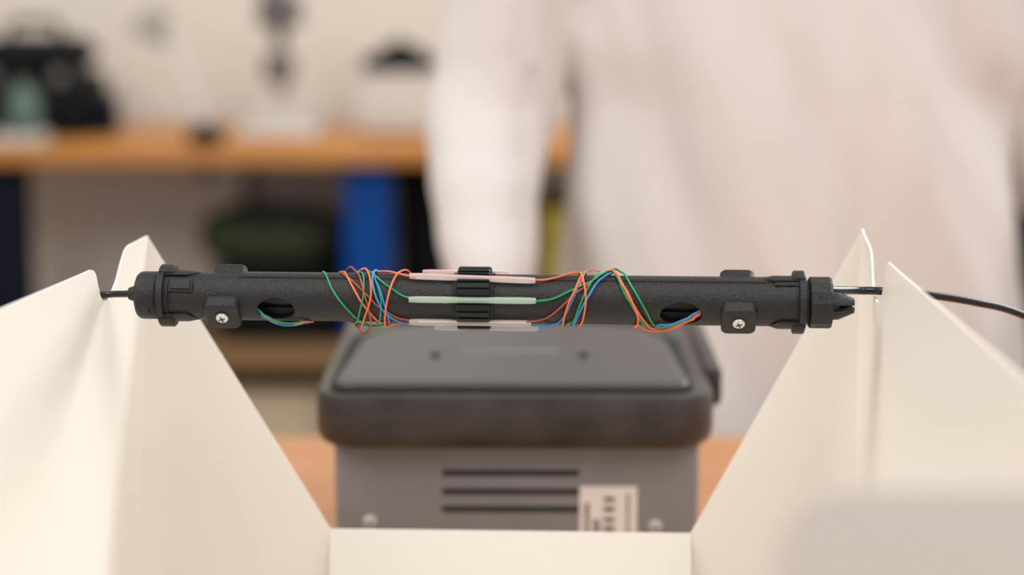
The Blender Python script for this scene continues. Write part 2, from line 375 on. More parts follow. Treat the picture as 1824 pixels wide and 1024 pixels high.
# case screws
for px, py in ((659, 931), (1167, 938)):
    z = dz(py, YF+.012); x = dx(px, YF+.012, py)
    bm = bmesh.new(); bmesh.ops.create_cone(bm, cap_ends=True, segments=24, radius1=.0044, radius2=.003, depth=.003, matrix=Matrix.Translation((x, .0108, z)) @ Matrix.Rotation(PI/2, 4, 'X'))
    sc = finish('case_screw', bm, 'steel', dv)
    bm = bmesh.new(); box(bm, x-.0022, x+.0022, .0088, .0096, z-.0004, z+.0004); box(bm, x-.0004, x+.0004, .0088, .0096, z-.0022, z+.0022); finish('screw_cross', bm, 'slot', sc)
# paper label
lzt, lzb = dz(866, YF+.012), dz(966, YF+.012); lxa, lxb = dx(1032, YF+.012, 900), dx(1134, YF+.012, 900)
bm = bmesh.new(); box(bm, lxa, lxb, .0114, .0122, lzb, lzt, .0002, 1); la = finish('paper_label', bm, 'label', dv); la['label'] = 'white paper label with a block code'
bm = bmesh.new()
for py, h_ in ((888, 8), (905, 9), (924, 8), (940, 9), (955, 8)):
    z = dz(py, YF+.012); box(bm, dx(1075, YF+.012, 900), dx(1094, YF+.012, 900), .0109, .0114, z-.00013*h_, z+.00013*h_)
for i in range(16):
    z = dz(896+i*4, YF+.012); wv = random.uniform(.0008, .0018)
    box(bm, dx(1045, YF+.012, 900)-wv, dx(1045, YF+.012, 900)+wv, .0110, .0114, z-.0004, z+.0004)
    z = dz(880+i*5, YF+.012); box(bm, dx(1118, YF+.012, 900)-wv*.8, dx(1118, YF+.012, 900)+wv*.8, .0110, .0114, z-.0004, z+.0004)
for i in range(5):
    z = dz(926+i*6, YF+.012); box(bm, dx(1056, YF+.012, 900), dx(1068, YF+.012, 900), .0110, .0114, z-.0005, z+.0005)
finish('label_print', bm, 'ink', la, 0)

# ================================================================== CREAM FOLDED STAND
ZL, ZR = 0.262, 0.2675
st = empty('folded_sheet_stand', (0, .9, 0), 'cream folded sheet stand with sloping cut-out and cable notches in both side walls', 'stand')
def lerp(a, b_, t): return a+(b_-a)*t
def interp(x, tab):
    if x <= tab[0][0]: return tab[0][1]
    for (a, fa), (c, fc) in zip(tab, tab[1:]):
        if x <= c: return lerp(fa, fc, (x-a)/(c-a))
    return tab[-1][1]
def sheet(name, grid, parent=st, th=.0011):
    bm = bmesh.new(); vv = [[bm.verts.new(Vector(p)-Vector(parent.location)) for p in row] for row in grid]
    for i in range(len(vv)-1):
        for j in range(len(vv[0])-1): bm.faces.new((vv[i][j], vv[i+1][j], vv[i+1][j+1], vv[i][j+1]))
    o = finish(name, bm, 'sheet', parent, 0)
    for p in o.data.polygons: p.use_smooth = True
    m = o.modifiers.new('s', 'SOLIDIFY'); m.thickness = th; m.offset = 0; apply_mods(o)
    o.data.set_sharp_from_angle(angle=R_(40)); return o
# back corners
LB = PZ(262, 420, ZL); RB = P(1536, 409, .985)
left_tab = [(.44, -.290), (.64, -.240), (.807, PZ(0, 550, ZL).x), (.9, PZ(165, 478, ZL).x), (.96, PZ(222, 440, ZL).x), (LB.y, LB.x)]
print('LB', LB, 'RB', RB, left_tab)
yl1 = PZ(165, 478, ZL).y; yl2 = PZ(222, 440, ZL).y
NL = [(.55, 0), (yl1-.004, 0), (yl1, .0008), (yl1+.004, .0035), (yl1+.008, .0095), (yl1+.013, .0150), (yl1+.021, .0195), (yl1+.030, .0203), (yl1+.035, .0175), (yl2-.016, .0130), (yl2-.009, .0065), (yl2-.003, .0018), (yl2, .0005), (yl2+.004, -.0002), (LB.y, 0)]
def smooth_tab(Yv, tab, e=.012):
    return sum(interp(Yv+e*k/3, tab) for k in range(-3, 4))/7
ys = sorted(set([.44+i*.012 for i in range(39)] + [yl1-.01+i*.0012 for i in range(int((yl2-yl1+.02)/.0012))] + [yl2+.012+(LB.y-yl2-.012)*i/10 for i in range(11)]))
ys = [y for y in ys if y <= LB.y+1e-6]
NV = 40
def xl(Yv, z):
    x = smooth_tab(min(Yv, LB.y), left_tab) if Yv < LB.y-.013 else interp(Yv, left_tab)
    d = (ZL-z)
    yv = .928-.42*d                       # a buckle runs down and forward from the notch
    wv = .016+.10*d; amp = .0052*min(1, max(0, (d-.012)/.05))
    x += -amp*math.exp(-((Yv-yv)/wv)**2) + amp*.8*math.exp(-((Yv-yv-wv*1.5)/(wv))**2)*(1 if Yv < LB.y-.01 else .4)
    return x-.055*d
grid = [[(xl(y, (zt_ := ZL-interp(y, NL))*j/NV), y, zt_*j/NV) for j in range(NV+1)] for y in ys]
sheet('left_side_wall', grid)
# right wall (plane nearly along the view)
yr2 = P(1553, 440, .945).y; yr1 = .892
right_tab = [(.44, PZ(1824, 672, ZR).x+.003), (PZ(1824, 672, ZR).y, PZ(1824, 672, ZR).x), (yr1, P(1579, 468, yr1).x), (yr2, P(1553, 440, yr2).x), (RB.y, RB.x)]
NR = [(.55, 0), (yr1-.002, 0), (yr1+.001, .0012), (yr1+.004, .006), (yr1+.007, .013), (yr1+.012, .019), (yr1+.02, .0225), (yr1+.03, .0225), (yr1+.038, .020), (yr2-.008, .014), (yr2-.003, .006), (yr2+.001, .0025), (yr2+.008, .0012), (RB.y-.012, .0008), (RB.y-.004, -.0003), (RB.y, -.0004)]
ys = sorted(set([.44+i*.012 for i in range(38)] + [yr1-.01+i*.0012 for i in range(int((yr2-yr1+.02)/.0012))] + [yr2+.012+(RB.y-yr2-.012)*i/8 for i in range(9)]))
ys = [y for y in ys if y <= RB.y+1e-6]
def zr(Yv): return interp(Yv, [(.55, ZR), (yr1, ZR), (yr2, P(1553, 440, yr2).z), (RB.y, RB.z)])
grid = [[(smooth_tab(y, right_tab, min(.03, max(.0001, RB.y-y)))+.0012*math.sin((y-.6)*22)*(1-j/NV), y, (zr(y)-interp(y, NR))*j/NV) for j in range(NV+1)] for y in ys]
sheet('right_side_wall', grid)
# back wall : two sloping wings and a low middle strip, meeting at creases
ML = P(588, 941, 1.0); MR = P(1230, 949, .992); ML.z = MR.z = (ML.z+MR.z)/2
def wing(name, A, B, cr):
    g = []
    for i in range(25):
        t_ = i/24; top = A.lerp(B, t_)
        if i == 0: top = A.copy()
        elif t_ < .06: top.z += 0
        base = Vector((lerp(A.x, B.x, t_)-(cr*.055*A.z*(1-t_) if cr > 0 else 0), top.y, 0))
        bulge = .006*math.sin(PI*min(1, t_*6)/2) if t_ < 1/6 else .006*(1-(t_-1/6)*1.2)
        g.append([base.lerp(top, j/20)+Vector((0, bulge*(1-j/20), 0)) for j in range(21)])
    return sheet(name, g)
wing('left_wing', LB, ML, 1)
wing('right_wing', RB, MR, -1)
g = [[Vector((lerp(ML.x, MR.x, i/10), lerp(ML.y, MR.y, i/10)-.030*(1-j/6), ML.z*j/6)) for j in range(7)] for i in range(11)]
sheet('middle_strip', g)
g = [[Vector((lerp(interp(y_, left_tab)-.012, interp(y_, right_tab), i/8), y_, .0025)) for y_ in (.45, .55, .65, .75, .85, .92, .985)] for i in range(9)]
sheet('bounce_panel', g)  # unseen added floor sheet, blocks orange table bounce and brightens the wings
# front flap with rounded corner, close to the camera
yq = .455; zq = P(1600, 868, yq).z; xa = P(1385, 900, yq).x; xb = interp(yq, right_tab)
g = []
for i in range(41):
    t_ = i/40; x = lerp(xa, xb, t_); d = max(0, .016-(x-xa)); top = zq-(.016-math.sqrt(max(0, .016**2-d*d)))
    g.append([Vector((x, yq-.012*(1-j/10)*0, top*j/10)) for j in range(11)])
sheet('front_flap', g)

# ================================================================== TUBE (splice holder)
A_ = P(1280, 536.7, .905); Z0 = A_.z; B_ = PZ(450, 527.5, Z0)
AX = (A_-B_).normalized(); YAW = math.atan2(AX.y, AX.x)
print('tube yaw', math.degrees(YAW), 'z', Z0, 'left Y', B_.y)
def axis_at_px(px):
    lo, hi = -.4, .4
    for _ in range(50):
        m_ = (lo+hi)/2
        if proj(O_+AX*m_)[0] < px: lo = m_
        else: hi = m_
    return (lo+hi)/2
O_ = B_.copy(); s0 = axis_at_px(880); O_ = B_+AX*s0
TM = Matrix.Translation(O_) @ Matrix.Rotation(YAW, 4, 'Z')
def tx(px): return axis_at_px(px)
def kk(x): return (O_+AX*x-CP).dot(FW)/F
E = PITCH+math.atan((532-512)/F)
def cyl(x, rel, r):                       # rel = angle from the line of sight, up positive
    a = rel+E; return Vector((x, -r*math.cos(a), r*math.sin(a)))
def place(px, py, R, flag=''):
    x = tx(px)
    for _ in range(6):
        c = proj(TM @ Vector((x, 0, 0))); k = kk(x)
        off = (c[1]-py)*k
        if abs(off) >= R: rel = math.copysign(PI/2, off); r = abs(off)
        else: rel = math.asin(off/R); r = R
        if flag == 't': rel = PI-rel
        if flag == 'u': rel = -PI-rel
        q = proj(TM @ cyl(x, rel, r)); x += (px-q[0])*k
    return (x, rel, r)
RT_ = 0.01125
tube = empty('splice_tube', O_, 'black ribbed-centre tube holder spanning the stand, wound with coloured fibres', 'tube holder', rz=YAW)
def tpart(name, bm, m='plastic', parent=None, smooth=35): return finish(name, bm, m, parent or tube, smooth)
XL, XR = tx(288), tx(1437)
# --- shell : hollow tube with two oval windows, each end lug merged in later as own part
bm = bmesh.new()
n = 96
xs0, xs1 = XL+.001, XR-.001
outer = [(xs0+(xs1-xs0)*i/40, RT_) for i in range(41)]; inner = [(x, RT_-.002) for x, _ in outer[::-1]]
lathe_x(bm, outer+inner, n, closed=True)
shell = tpart('tube_shell', bm)
def cutter(px, py, hw_px, half_deg):
    x, rel, r = place(px, py, RT_)
    a = rel+E; bmc = bmesh.new(); hwx = hw_px*kk(x); hh_ = RT_*math.sin(R_(half_deg))*1.0
    ring0, ring1 = [], []
    for i in range(48):
        t_ = 2*PI*i/48; u_ = hwx*math.cos(t_); v_ = hh_*math.sin(t_)
        for rg, rr in ((ring0, .004), (ring1, .02)):
            rg.append(Vector((x+u_, -rr*math.cos(a)+v_*math.sin(a), rr*math.sin(a)+v_*math.cos(a))))
    loft(bmc, [ring0, ring1]); return finish('cut', bmc, None, tube, 0), (x, rel)
cuts = [cutter(491, 552.5, 34, 31), cutter(1213, 561, 37, 32)]
for c, _ in cuts:
    md = shell.modifiers.new('b', 'BOOLEAN'); md.operation = 'DIFFERENCE'; md.solver = 'EXACT'; md.object = c
bpy.context.view_layer.update(); apply_mods(shell)
for c, _ in cuts: bpy.data.objects.remove(c)
for p in shell.data.polygons: p.use_smooth = True
shell.data.set_sharp_from_angle(angle=R_(35))
# --- inner core seen through the windows
bm = bmesh.new(); lathe_x(bm, [(xs0+.01, .0052), (xs1-.01, .0052)], 24); 
box(bm, xs0+.01, xs1-.01, -.0014, .0014, -.0085, .0085); tpart('inner_core', bm, 'plasticdark')
# --- seam strip : the upper half shell, a hair proud, with its long joint
rel_s = R_(50)
def strip(bm, xa, xb, r0, r1, a0, a1, seg=10):
    rings = []
    for x in (xa, xb):
        rings.append([cyl(x, a0+(a1-a0)*i/seg, r1) for i in range(seg+1)]+[cyl(x, a1-(a1-a0)*i/seg, r0) for i in range(seg+1)])
    loft(bm, rings)
bm = bmesh.new(); strip(bm, tx(430), tx(1390), RT_-.0005, RT_+.00028, R_(51.5), R_(135), 16); tpart('upper_half_shell', bm)
bm = bmesh.new(); strip(bm, tx(560), tx(1360), RT_-.0005, RT_+.00012, R_(48.6), R_(51.5), 2); tpart('seam', bm, 'deep')
# --- end caps, flanges
k_l = kk(tx(270)); k_r = kk(tx(1460))
bm = bmesh.new(); x0, x1 = tx(245), tx(284)
lathe_x(bm, [(x0, .0082), (x0+.0006, .0098), (x0+.002, .0110), (x0+.0035, 42.5*k_l), (x1-.001, 42.5*k_l), (x1, .0108)], 72); lc = tpart('end_cap', bm)
bm = bmesh.new(); lathe_x(bm, [(x1-.0005, .0100), (tx(289), .0100)], 48); tpart('cap_groove', bm, 'deep')
bm = bmesh.new(); lathe_x(bm, [(tx(286), .0122), (tx(287), .0128), (tx(298), .0128), (tx(299), .0124)], 72); tpart('flange', bm)
bm = bmesh.new(); x0, x1 = tx(1440), tx(1481)
lathe_x(bm, [(x0-.0003, .0108), (x0+.0006, 46.6*k_r), (x1-.0012, 46.6*k_r), (x1-.0002, .0116), (x1, .0108)], 14, a0=R_(8)); rc = tpart('end_cap', bm, smooth=22)
bm = bmesh.new(); lathe_x(bm, [(tx(1434), .0100), (x0, .0100)], 48); tpart('cap_groove', bm, 'deep')
bm = bmesh.new(); lathe_x(bm, [(tx(1421), .0122), (tx(1422), .0127), (tx(1433), .0127), (tx(1434), .0123)], 72); tpart('flange', bm)
def flange_tab(xa, xb, rel_c, rr):
    rings = []; seg = 14
    for x, d in ((xa, .0006), (xa+.0006, 0), (xb-.0006, 0), (xb, .0006)):
        top = []
        for i in range(seg+1):
            q = -1+2*i/seg; top.append(cyl(x, rel_c+R_(38)*q, .0112+(rr-.0112-d)*math.sqrt(max(0, 1-abs(q)**3.2))))
        rings.append(top+[cyl(x, rel_c+R_(38)*(1-2*i/seg), .0105) for i in range(seg+1)])
    bm = bmesh.new(); loft(bm, rings); tpart('flange_tab', bm)
for rc_ in (R_(90), R_(-90)):
    flange_tab(tx(288), tx(314), rc_, .0147); flange_tab(tx(1411), tx(1432), rc_, .0147)
def pinhole(px, py, rr, par):
    x, rel, r = place(px, py, 46*k_r); bm = bmesh.new()
    bmesh.ops.create_cone(bm, cap_ends=True, segments=14, radius1=rr, radius2=rr, depth=.0014)
    m_ = Matrix.Translation(cyl(x, rel, r-.0004)) @ Vector((0, -math.cos(rel+E), math.sin(rel+E))).to_track_quat('Z', 'Y').to_matrix().to_4x4()
    bmesh.ops.transform(bm, matrix=m_, verts=bm.verts); finish('pin_hole', bm, 'slot', par)
pinhole(265, 556, .00055, lc); pinhole(1463, 529, .00055, rc)
# --- reinforcing ribs beside the flanges (upper and lower), with sloped tips
def rib(x0, x1, xt, rel0, rel1, rr, name='rib'):
    """box-like rib following the surface from x0 (flange) to x1, sloping down to xt"""
    bm = bmesh.new(); seg = 6; rings = []
    for x, r1, f_ in ((x0, rr, 1), (x1, rr, 1), (xt, RT_+.0001, .25)):
        a1_ = rel0+(rel1-rel0)*f_
        rings.append([cyl(x, rel0+(a1_-rel0)*i/seg, r1) for i in range(seg+1)]+[cyl(x, a1_-(a1_-rel0)*i/seg, RT_-.001) for i in range(seg+1)])
    loft(bm, rings); return tpart(name, bm, smooth=20)
rib(tx(1428), tx(1376), tx(1352), R_(76), R_(52), .0125)
rib(tx(1428), tx(1384), tx(1368), R_(-78), R_(-50), .0127)
rib(tx(292), tx(336), tx(360), R_(76), R_(52), .0123)
rib(tx(292), tx(340), tx(358), R_(-78), R_(-46), .0124)
# inner ledge steps
bm = bmesh.new(); strip(bm, tx(1378), tx(1426), RT_-.0005, RT_+.0007, R_(40), R_(52), 4); tpart('rib_step', bm)
bm = bmesh.new(); strip(bm, tx(1415), tx(1420), RT_-.0005, RT_+.0002, R_(-50), R_(50), 12); tpart('flange_shade_strip', bm, 'deep')  # raised black strip, shade beside the right flange put into colour
bm = bmesh.new(); strip(bm, tx(1384), tx(1416), RT_-.0005, RT_+.0002, R_(-50.5), R_(-46), 3); tpart('rib_groove', bm, 'deep')
bm = bmesh.new(); strip(bm, tx(1378), tx(1424), RT_-.0005, RT_+.0010, R_(52), R_(55.5), 3); tpart('rib_groove', bm, 'deep')
# latch window on the left
def frame_patch(px0, px1, py0, py1, dr, m, name):
    pts = []
    bm = bmesh.new(); (xa, ra, _), (xb, rb, _) = place(px0, py0, RT_), place(px1, py1, RT_)
    strip(bm, xa, xb, RT_-.0005, RT_+dr, rb, ra, 5); return tpart(name, bm, m)
lw = frame_patch(302, 342, 497, 520, .0006, 'deep', 'latch_recess')
frame_patch(306, 338, 501, 515, .0011, 'plastic', 'latch_tongue')
frame_patch(298, 301, 500, 558, .0010, 'deep', 'flange_shade_strip')  # left flange: shade beside it put in as a black strip
# --- lugs
def lug(px, py, far=False, screw=True):
    k = kk(tx(px)); rel = R_(-47)
    x, _, _ = place(px, py, 52*k)
    if far: rel += PI; x = place(px, py, 52*k, 't')[0]
    a = rel+E; hs = 30.5*k; rad = Vector((0, -math.cos(a), math.sin(a)))
    bm = bmesh.new(); t_ = bmesh.new()
    rings = []
    for ins, d in ((0, .006), (0, 52*k-.0010), (.0003, 52*k-.0004), (.0010, 52*k)):
        rings.append([Vector((p[0], p[1], d)) for p in rrect(-hs+ins, hs-ins, -hs+ins, hs-ins, hs*.36, 0, 6)])
    loft(t_, rings)
    m_ = Matrix.Translation((x, 0, 0)) @ Matrix((Vector((1, 0, 0)), Vector((0, math.sin(a), math.cos(a))), rad)).transposed().to_4x4()
    bmesh.ops.transform(t_, matrix=m_, verts=t_.verts); join(bm, t_); lg = tpart('lug', bm, smooth=30)
    if screw:
        b2 = bmesh.new(); s = 11.2*k
        lathe_z(b2, [(52*k-.001, s*.8), (52*k+.0003, s), (52*k+.0009, s*.93), (52*k+.0014, s*.6)], (0, 0, 0), 28)
        b3 = bmesh.new(); zc_ = 52*k+.0013
        box(b3, -s*.55, s*.55, -.0003, .0003, zc_-.0003, zc_+.00025); box(b3, -.0003, .0003, -s*.55, s*.55, zc_-.0003, zc_+.00025)
        sh = Matrix.Translation((-.0004, .0005, 0))
        b4 = bmesh.new(); lathe_z(b4, [(52*k-.001, s*1.22), (52*k+.0001, s*1.22)], (.0001, .0006, 0), 28)
        for q in (b2, b3, b4): bmesh.ops.transform(q, matrix=m_ @ Matrix.Rotation(.35, 4, 'Z') if q is b3 else m_, verts=q.verts)
        tp = finish('screw', b2, 'steel', lg); finish('screw_cross', b3, 'ink', lg, 0); finish('screw_recess', b4, 'deep', lg)
lug(396, 566); lug(1316, 575)
lug(414, 490, True, False); lug(1312, 497, True, False)
# --- comb ring in the middle
CS = [R_(v) for v in (44.5, -3, -56.3, -83, 117)]
xc0, xc1 = tx(817), tx(875)
RS = .0134
def comb_r(a):
    for s in CS:
        d = (a-s+PI) % (2*PI)-PI
        if abs(d) < R_(7.0): return .0118
    ph = ((a-CS[1])/(2*PI/27)+.5) % 1
    return .0150 if .20 < ph < .80 else .0141
bm = bmesh.new(); N_ = 432
angs = [2*PI*i/N_ for i in range(N_)]
def ring(x, ins=0, inner=False): return [cyl(x, a, .0105 if inner else comb_r(a)-ins) for a in angs]
loft(bm, [ring(xc0+.0008, 0, True), ring(xc0, .0006), ring(xc0+.0006, 0), ring(xc1-.0006, 0), ring(xc1, .0006), ring(xc1-.0008, 0, True)], closed=False, cap=False)
tpart('comb_ring', bm, 'plasticdark', smooth=25)
bm = bmesh.new(); lathe_x(bm, [(tx(809), RT_-.001), (tx(810), RT_+.0008), (tx(882), RT_+.0008), (tx(883), RT_-.001)], 64); tpart('comb_shade_collar', bm, 'deep')  # black collar puts the shade on both sides of the comb into colour
# --- collet ports
def collet(x0, x1, cy, cz, r0, r1, n_f, name, gap=R_(16), rot=0):
    for i in range(n_f):
        a0 = rot+2*PI*i/n_f+gap/2; a1 = rot+2*PI*(i+1)/n_f-gap/2
        bm = bmesh.new(); rings = []; dl = (.0, .0012, .0006)[i % 3]
        for x, ro in ((x0, r0), (x0+(x1-x0)*.3, r0*.97), (x1-dl, r1)):
            ri = ro-.0022
            rings.append([Vector((x, cy-ro*math.cos(a0+(a1-a0)*j/8), cz+ro*math.sin(a0+(a1-a0)*j/8))) for j in range(9)]+[Vector((x, cy-ri*math.cos(a1-(a1-a0)*j/8), cz+ri*math.sin(a1-(a1-a0)*j/8))) for j in range(9)])
        loft(bm, rings); tpart(name, bm, smooth=30)
collet(tx(1480), tx(1520), -.0030, -.0006, .0069, .0036, 4, 'collet_finger', gap=R_(24), rot=E+R_(-14))
bm = bmesh.new(); x0 = tx(1480); t2 = bmesh.new(); bmesh.ops.create_cone(t2, cap_ends=True, segments=32, radius1=.0062, radius2=.0050, depth=.004, matrix=Matrix.Translation((x0+.001, -.003, -.0006)) @ Matrix.Rotation(PI/2, 4, 'Y')); join(bm, t2); tpart('port_plug', bm, 'deep')
bm = bmesh.new(); x0 = tx(245)
loft(bm, [[(x, 0-.0*r-r*math.cos(2*PI*j/32), .0006+r*math.sin(2*PI*j/32)) for j in range(32)] for x, r in ((x0+.001, .0040), (x0-.0012, .0039), (x0-.0040, .0028), (x0-.0044, .0019))]); tpart('cable_gland', bm)

# ================================================================== CABLES
def world_tube(name, pts, r, m, label, cat, group=None, per=8, n=14):
    bm = bmesh.new(); pp = catmull(pts, per)
    o0 = Vector(pp[0]); sweep(bm, [Vector(p)-o0 for p in pp], r, n); o = finish(name, bm, m); o.location = o0
    return tag(o, label, cat, group)
pl = TM @ Vector((tx(248), 0, .0008))
nl = P(195, 524.5, .930)
nx = nl.x
world_tube('fibre_cable', [pl, pl.lerp(nl, .5), nl, nl+Vector((-.008, 0, -.002)), nl+Vector((-.022, .002, -.016)), nl+Vector((-.034, .006, -.05)), nl+Vector((-.045, .012, -.12)), Vector((nl.x-.07, nl.y+.03, .035)), Vector((nl.x-.12, nl.y+.05, .0028)), Vector((nl.x-.2, nl.y+.08, .0024))], .00165, 'cable', 'thin black cable leaving the left end of the tube through the left notch', 'cable')
pr = TM @ Vector((tx(1478), .0045, .0050)); 
c1 = P(1530, 517.5, .925); c2 = P(1574, 518.5, .923); c3 = P(1645, 524, .935); c4 = P(1740, 539, .95); c5 = P(1824, 562, .965)
world_tube('fibre_cable', [pr, c1, c2, c3, c4, c5, c5+Vector((.06, .03, -.03)), c5+Vector((.12, .06, -.09)), Vector((c5.x+.17, c5.y+.09, .07)), Vector((c5.x+.23, c5.y+.12, .012)), Vector((c5.x+.29, c5.y+.14, .0030)), Vector((c5.x+.36, c5.y+.15, .0028))], .0019, 'cable', 'glossy black cable leaving the right end of the tube over the right notch', 'cable')

# ================================================================== SLEEVES
def tobj(o, label, cat, group=None):
    o.matrix_world = TM.copy(); return tag(o, label, cat, group)
SLV = [('top_a', 733, 955, 44.5, 'clear', 'orange', 'clear sleeve with an orange core, upper front slot of the comb ring', .9),
       ('mid', 734, 957, -3, 'cleargreen', 'green', 'greenish clear sleeve with a green core, middle slot facing front', 0),
       ('low', 733, 948, -56.3, 'clear', 'brown', 'clear sleeve with a brown core, lower front slot of the comb ring', 0),
       ('under', 775, 960, -83, 'clear', 'blue', 'clear sleeve with a blue core, at the underside of the tube', 0),
       ('back', 750, 905, 117, 'clear', 'orange', 'clear pinkish sleeve peeking over the top, behind the upper front one', 0)]
for key, a, b_, rel, m, core, lab, tilt in SLV:
    xa, xb = tx(a), tx(b_); r_ = R_(rel); sl = R_(tilt*5.2)
    root = bpy.data.objects.new('splice_sleeve', None); COL.objects.link(root); root.empty_display_size = .01
    tobj(root, lab, 'sleeve', 'splice protection sleeves held in the comb ring')
    bm = bmesh.new(); N1 = 16; rings = []
    for i in range(25):
        t_ = i/24; x = lerp(xa, xb, t_); c = cyl(x, r_+sl*(.5-t_)*2, RS)
        e_ = min(t_, 1-t_)*24; q = .0016*(1.0 if e_ > 1.5 else .84+.16*e_/1.5)
        if 7 < i < 17: q *= .94
        rings.append([c+Vector((0, q*math.cos(2*PI*j/N1), q*math.sin(2*PI*j/N1))) for j in range(N1)])
    loft(bm, rings); finish('shrink_tube', bm, m, root, 40)
    bm = bmesh.new(); sweep(bm, [cyl(lerp(xa+.0004, xb-.0004, i/16), r_+sl*(.5-i/16)*2+R_(.5), RS+.0009) for i in range(17)], .00045, 8); finish('fibre_core', bm, core, root)
    bm = bmesh.new(); sweep(bm, [cyl(lerp(xa+.003, xb-.003, i/8), r_+sl*(.5-i/8)*2-R_(2.0), RS-.0008) for i in range(9)], .00055, 8); finish('steel_rod', bm, 'steel', root)

# ================================================================== FIBRES
GRP = 'coloured fibres wound around the tube'
RW = .0118
def fibre(col, pts, label, R=RW, r=.00047):
    cp = []
    for p in pts:
        fl = p[2] if len(p) > 2 else ''; RR = p[3] if len(p) > 3 else R
        cp.append(place(p[0], p[1], RR, fl))
    # keep angles continuous
    out = [cp[0]]
    for x, a, q in cp[1:]:
        while a-out[-1][1] > PI: a -= 2*PI
        while a-out[-1][1] < -PI: a += 2*PI
        out.append((x, a, q))
    sp = catmull(out, 8)
    bm = bmesh.new(); sweep(bm, [cyl(x, a, max(q, RT_+.00055) if q > .0108 else q) for x, a, q in sp], r, 8)
    o = finish('optical_fibre', bm, col)
    tobj(o, label, 'fibre', GRP)
G, O, B, W = 'green', 'orange', 'blue', 'brown'
fibre(G, [(572, 500, 't'), (576, 484), (589, 510), (605, 535), (625, 557), (645, 572), (660, 580), (680, 579, '', .0126), (700, 573, 'u')], 'green fibre making the leftmost turn down the front of the tube')
fibre(O, [(596, 510, 't'), (603, 487, 't'), (612, 484), (620, 496), (640, 532), (660, 558), (682, 575), (694, 575, 'u'), (700, 560, 'u')], 'orange fibre, leftmost orange diagonal left of the comb ring', .0119)
fibre(W, [(610, 520, 't'), (616, 484, 't', .0130), (625, 475.5, '', .0130), (635, 484), (645, 507), (650, 528), (656, 548), (660, 570, '', .0125), (659, 584, '', .0125), (651, 595, '', .0135), (643, 590, '', .0132), (634, 578, 'u', .0125), (628, 560, 'u')], 'brown fibre hanging in a loose loop below the tube', .0122)
fibre(W, [(603, 500, 't'), (608, 486), (630, 503), (650, 522), (670, 542), (690, 556), (715, 567), (735, 571.5, '', .0134), (745, 573, '', .0134)], 'brown fibre crossing down to the lower sleeve, left side', .0117)
fibre(G, [(630, 500, 't'), (638, 484), (645, 486), (648, 500), (647, 527), (641, 553), (634, 575), (626, 574, 'u'), (620, 560, 'u')], 'green fibre bent like a bow between two orange turns', .0121)
fibre(O, [(634, 500, 't'), (642, 481, 't'), (650, 478), (657, 488), (661, 515), (658, 540), (650, 563), (643, 580, '', .0126), (636, 583.5, '', .0128), (628, 574, 'u')], 'orange fibre turned tightly next to the loose brown loop', .0124)
fibre(G, [(650, 500, 't'), (656, 483), (668, 491), (682, 503), (700, 516), (718, 527), (736, 531.5, '', .0134), (745, 532, '', .0134)], 'green fibre running down to the middle sleeve, left side', .0119)
fibre(B, [(674, 500, 't'), (670, 481), (664, 488), (664, 507), (671, 532), (685, 556), (705, 570), (722, 575), (733, 576, '', .0134), (745, 578, '', .0134)], 'blue fibre curving down to the lower sleeve, left side', .0124)
fibre(B, [(658, 495, 't'), (664, 484), (668, 497), (676, 515), (684, 540), (691, 563), (694, 575), (696, 565, 'u')], 'blue fibre, steep inner diagonal beside the curved blue one', .0118)
fibre(G, [(660, 495, 't'), (664, 484), (668, 497), (676, 520), (679, 545), (676, 571), (672, 574, 'u')], 'green fibre turned steeply beneath the blue pair', .0116)
fibre(O, [(664, 500, 't'), (671, 483), (690, 483.5), (706, 486.5), (722, 490.5), (735, 493, '', .0134), (740, 493.5, '', .0130)], 'orange fibre along the top edge entering the upper sleeve from the left', .0124)
fibre(O, [(738, 500, 't'), (731, 486, 't'), (722, 481), (711, 485), (700, 501), (692, 525), (687, 550), (685.5, 574), (688, 581, '', .0128), (705, 576, '', .0122), (716, 570, 'u')], 'orange fibre making the loop nearest the sleeves, left side', .0127)
fibre(G, [(612, 560, 'u'), (622, 573, 'u'), (640, 577, '', .0122), (660, 581, '', .0127), (688, 578, '', .0122), (700, 565, 'u')], 'green fibre running along the underside, left of the sleeves', .0122)
# right of the comb ring
fibre(O, [(945, 499, '', .0134), (955, 499, '', .0134), (975, 498), (1003, 491), (1030, 485.5), (1036, 489), (1026, 512), (1013, 540), (1005, 565), (1002, 580, '', .0126), (1000, 570, 'u')], 'orange fibre leaving the upper sleeve to the right and turning back down', .0124)
fibre(G, [(945, 536, '', .0134), (958, 536, '', .0134), (985, 532), (1012, 520), (1040, 507), (1060, 497), (1078, 486), (1095, 479), (1106, 484), (1122, 505), (1138, 532), (1153, 558), (1166, 579), (1175, 582, '', .0128), (1200, 578, '', .0125), (1222, 567, '', .0112), (1240, 558, '', .0095)], 'green fibre from the middle sleeve over the crest to the right window', .0120)
fibre(W, [(938, 572, '', .0134), (950, 572, '', .0134), (970, 567), (1000, 546), (1025, 523), (1050, 505), (1075, 489), (1090, 481), (1098, 488, 't')], 'brown fibre rising from the lower sleeve to the crest, right side', .0117)
fibre(B, [(945, 579, '', .0134), (960, 579, '', .0134), (985, 577), (1003, 566), (1017, 540), (1029, 512), (1035, 494), (1040, 484), (1046, 495, 't')], 'blue fibre rising steeply from the lower sleeve, right side', .0118)
fibre(O, [(1030, 500, 't'), (1035, 487), (1040, 504), (1043.5, 530), (1041, 556), (1035, 577, '', .0123), (1026, 579, 'u'), (1020, 565, 'u')], 'orange fibre bowed like a bracket right of the steep blue one', .0126)
fibre(O, [(1033, 510), (1038, 495), (1045, 483), (1057, 480, '', .0130), (1070, 484), (1080, 500, 't')], 'thin orange fibre arching over the top between two crossings', .0126, .00030)
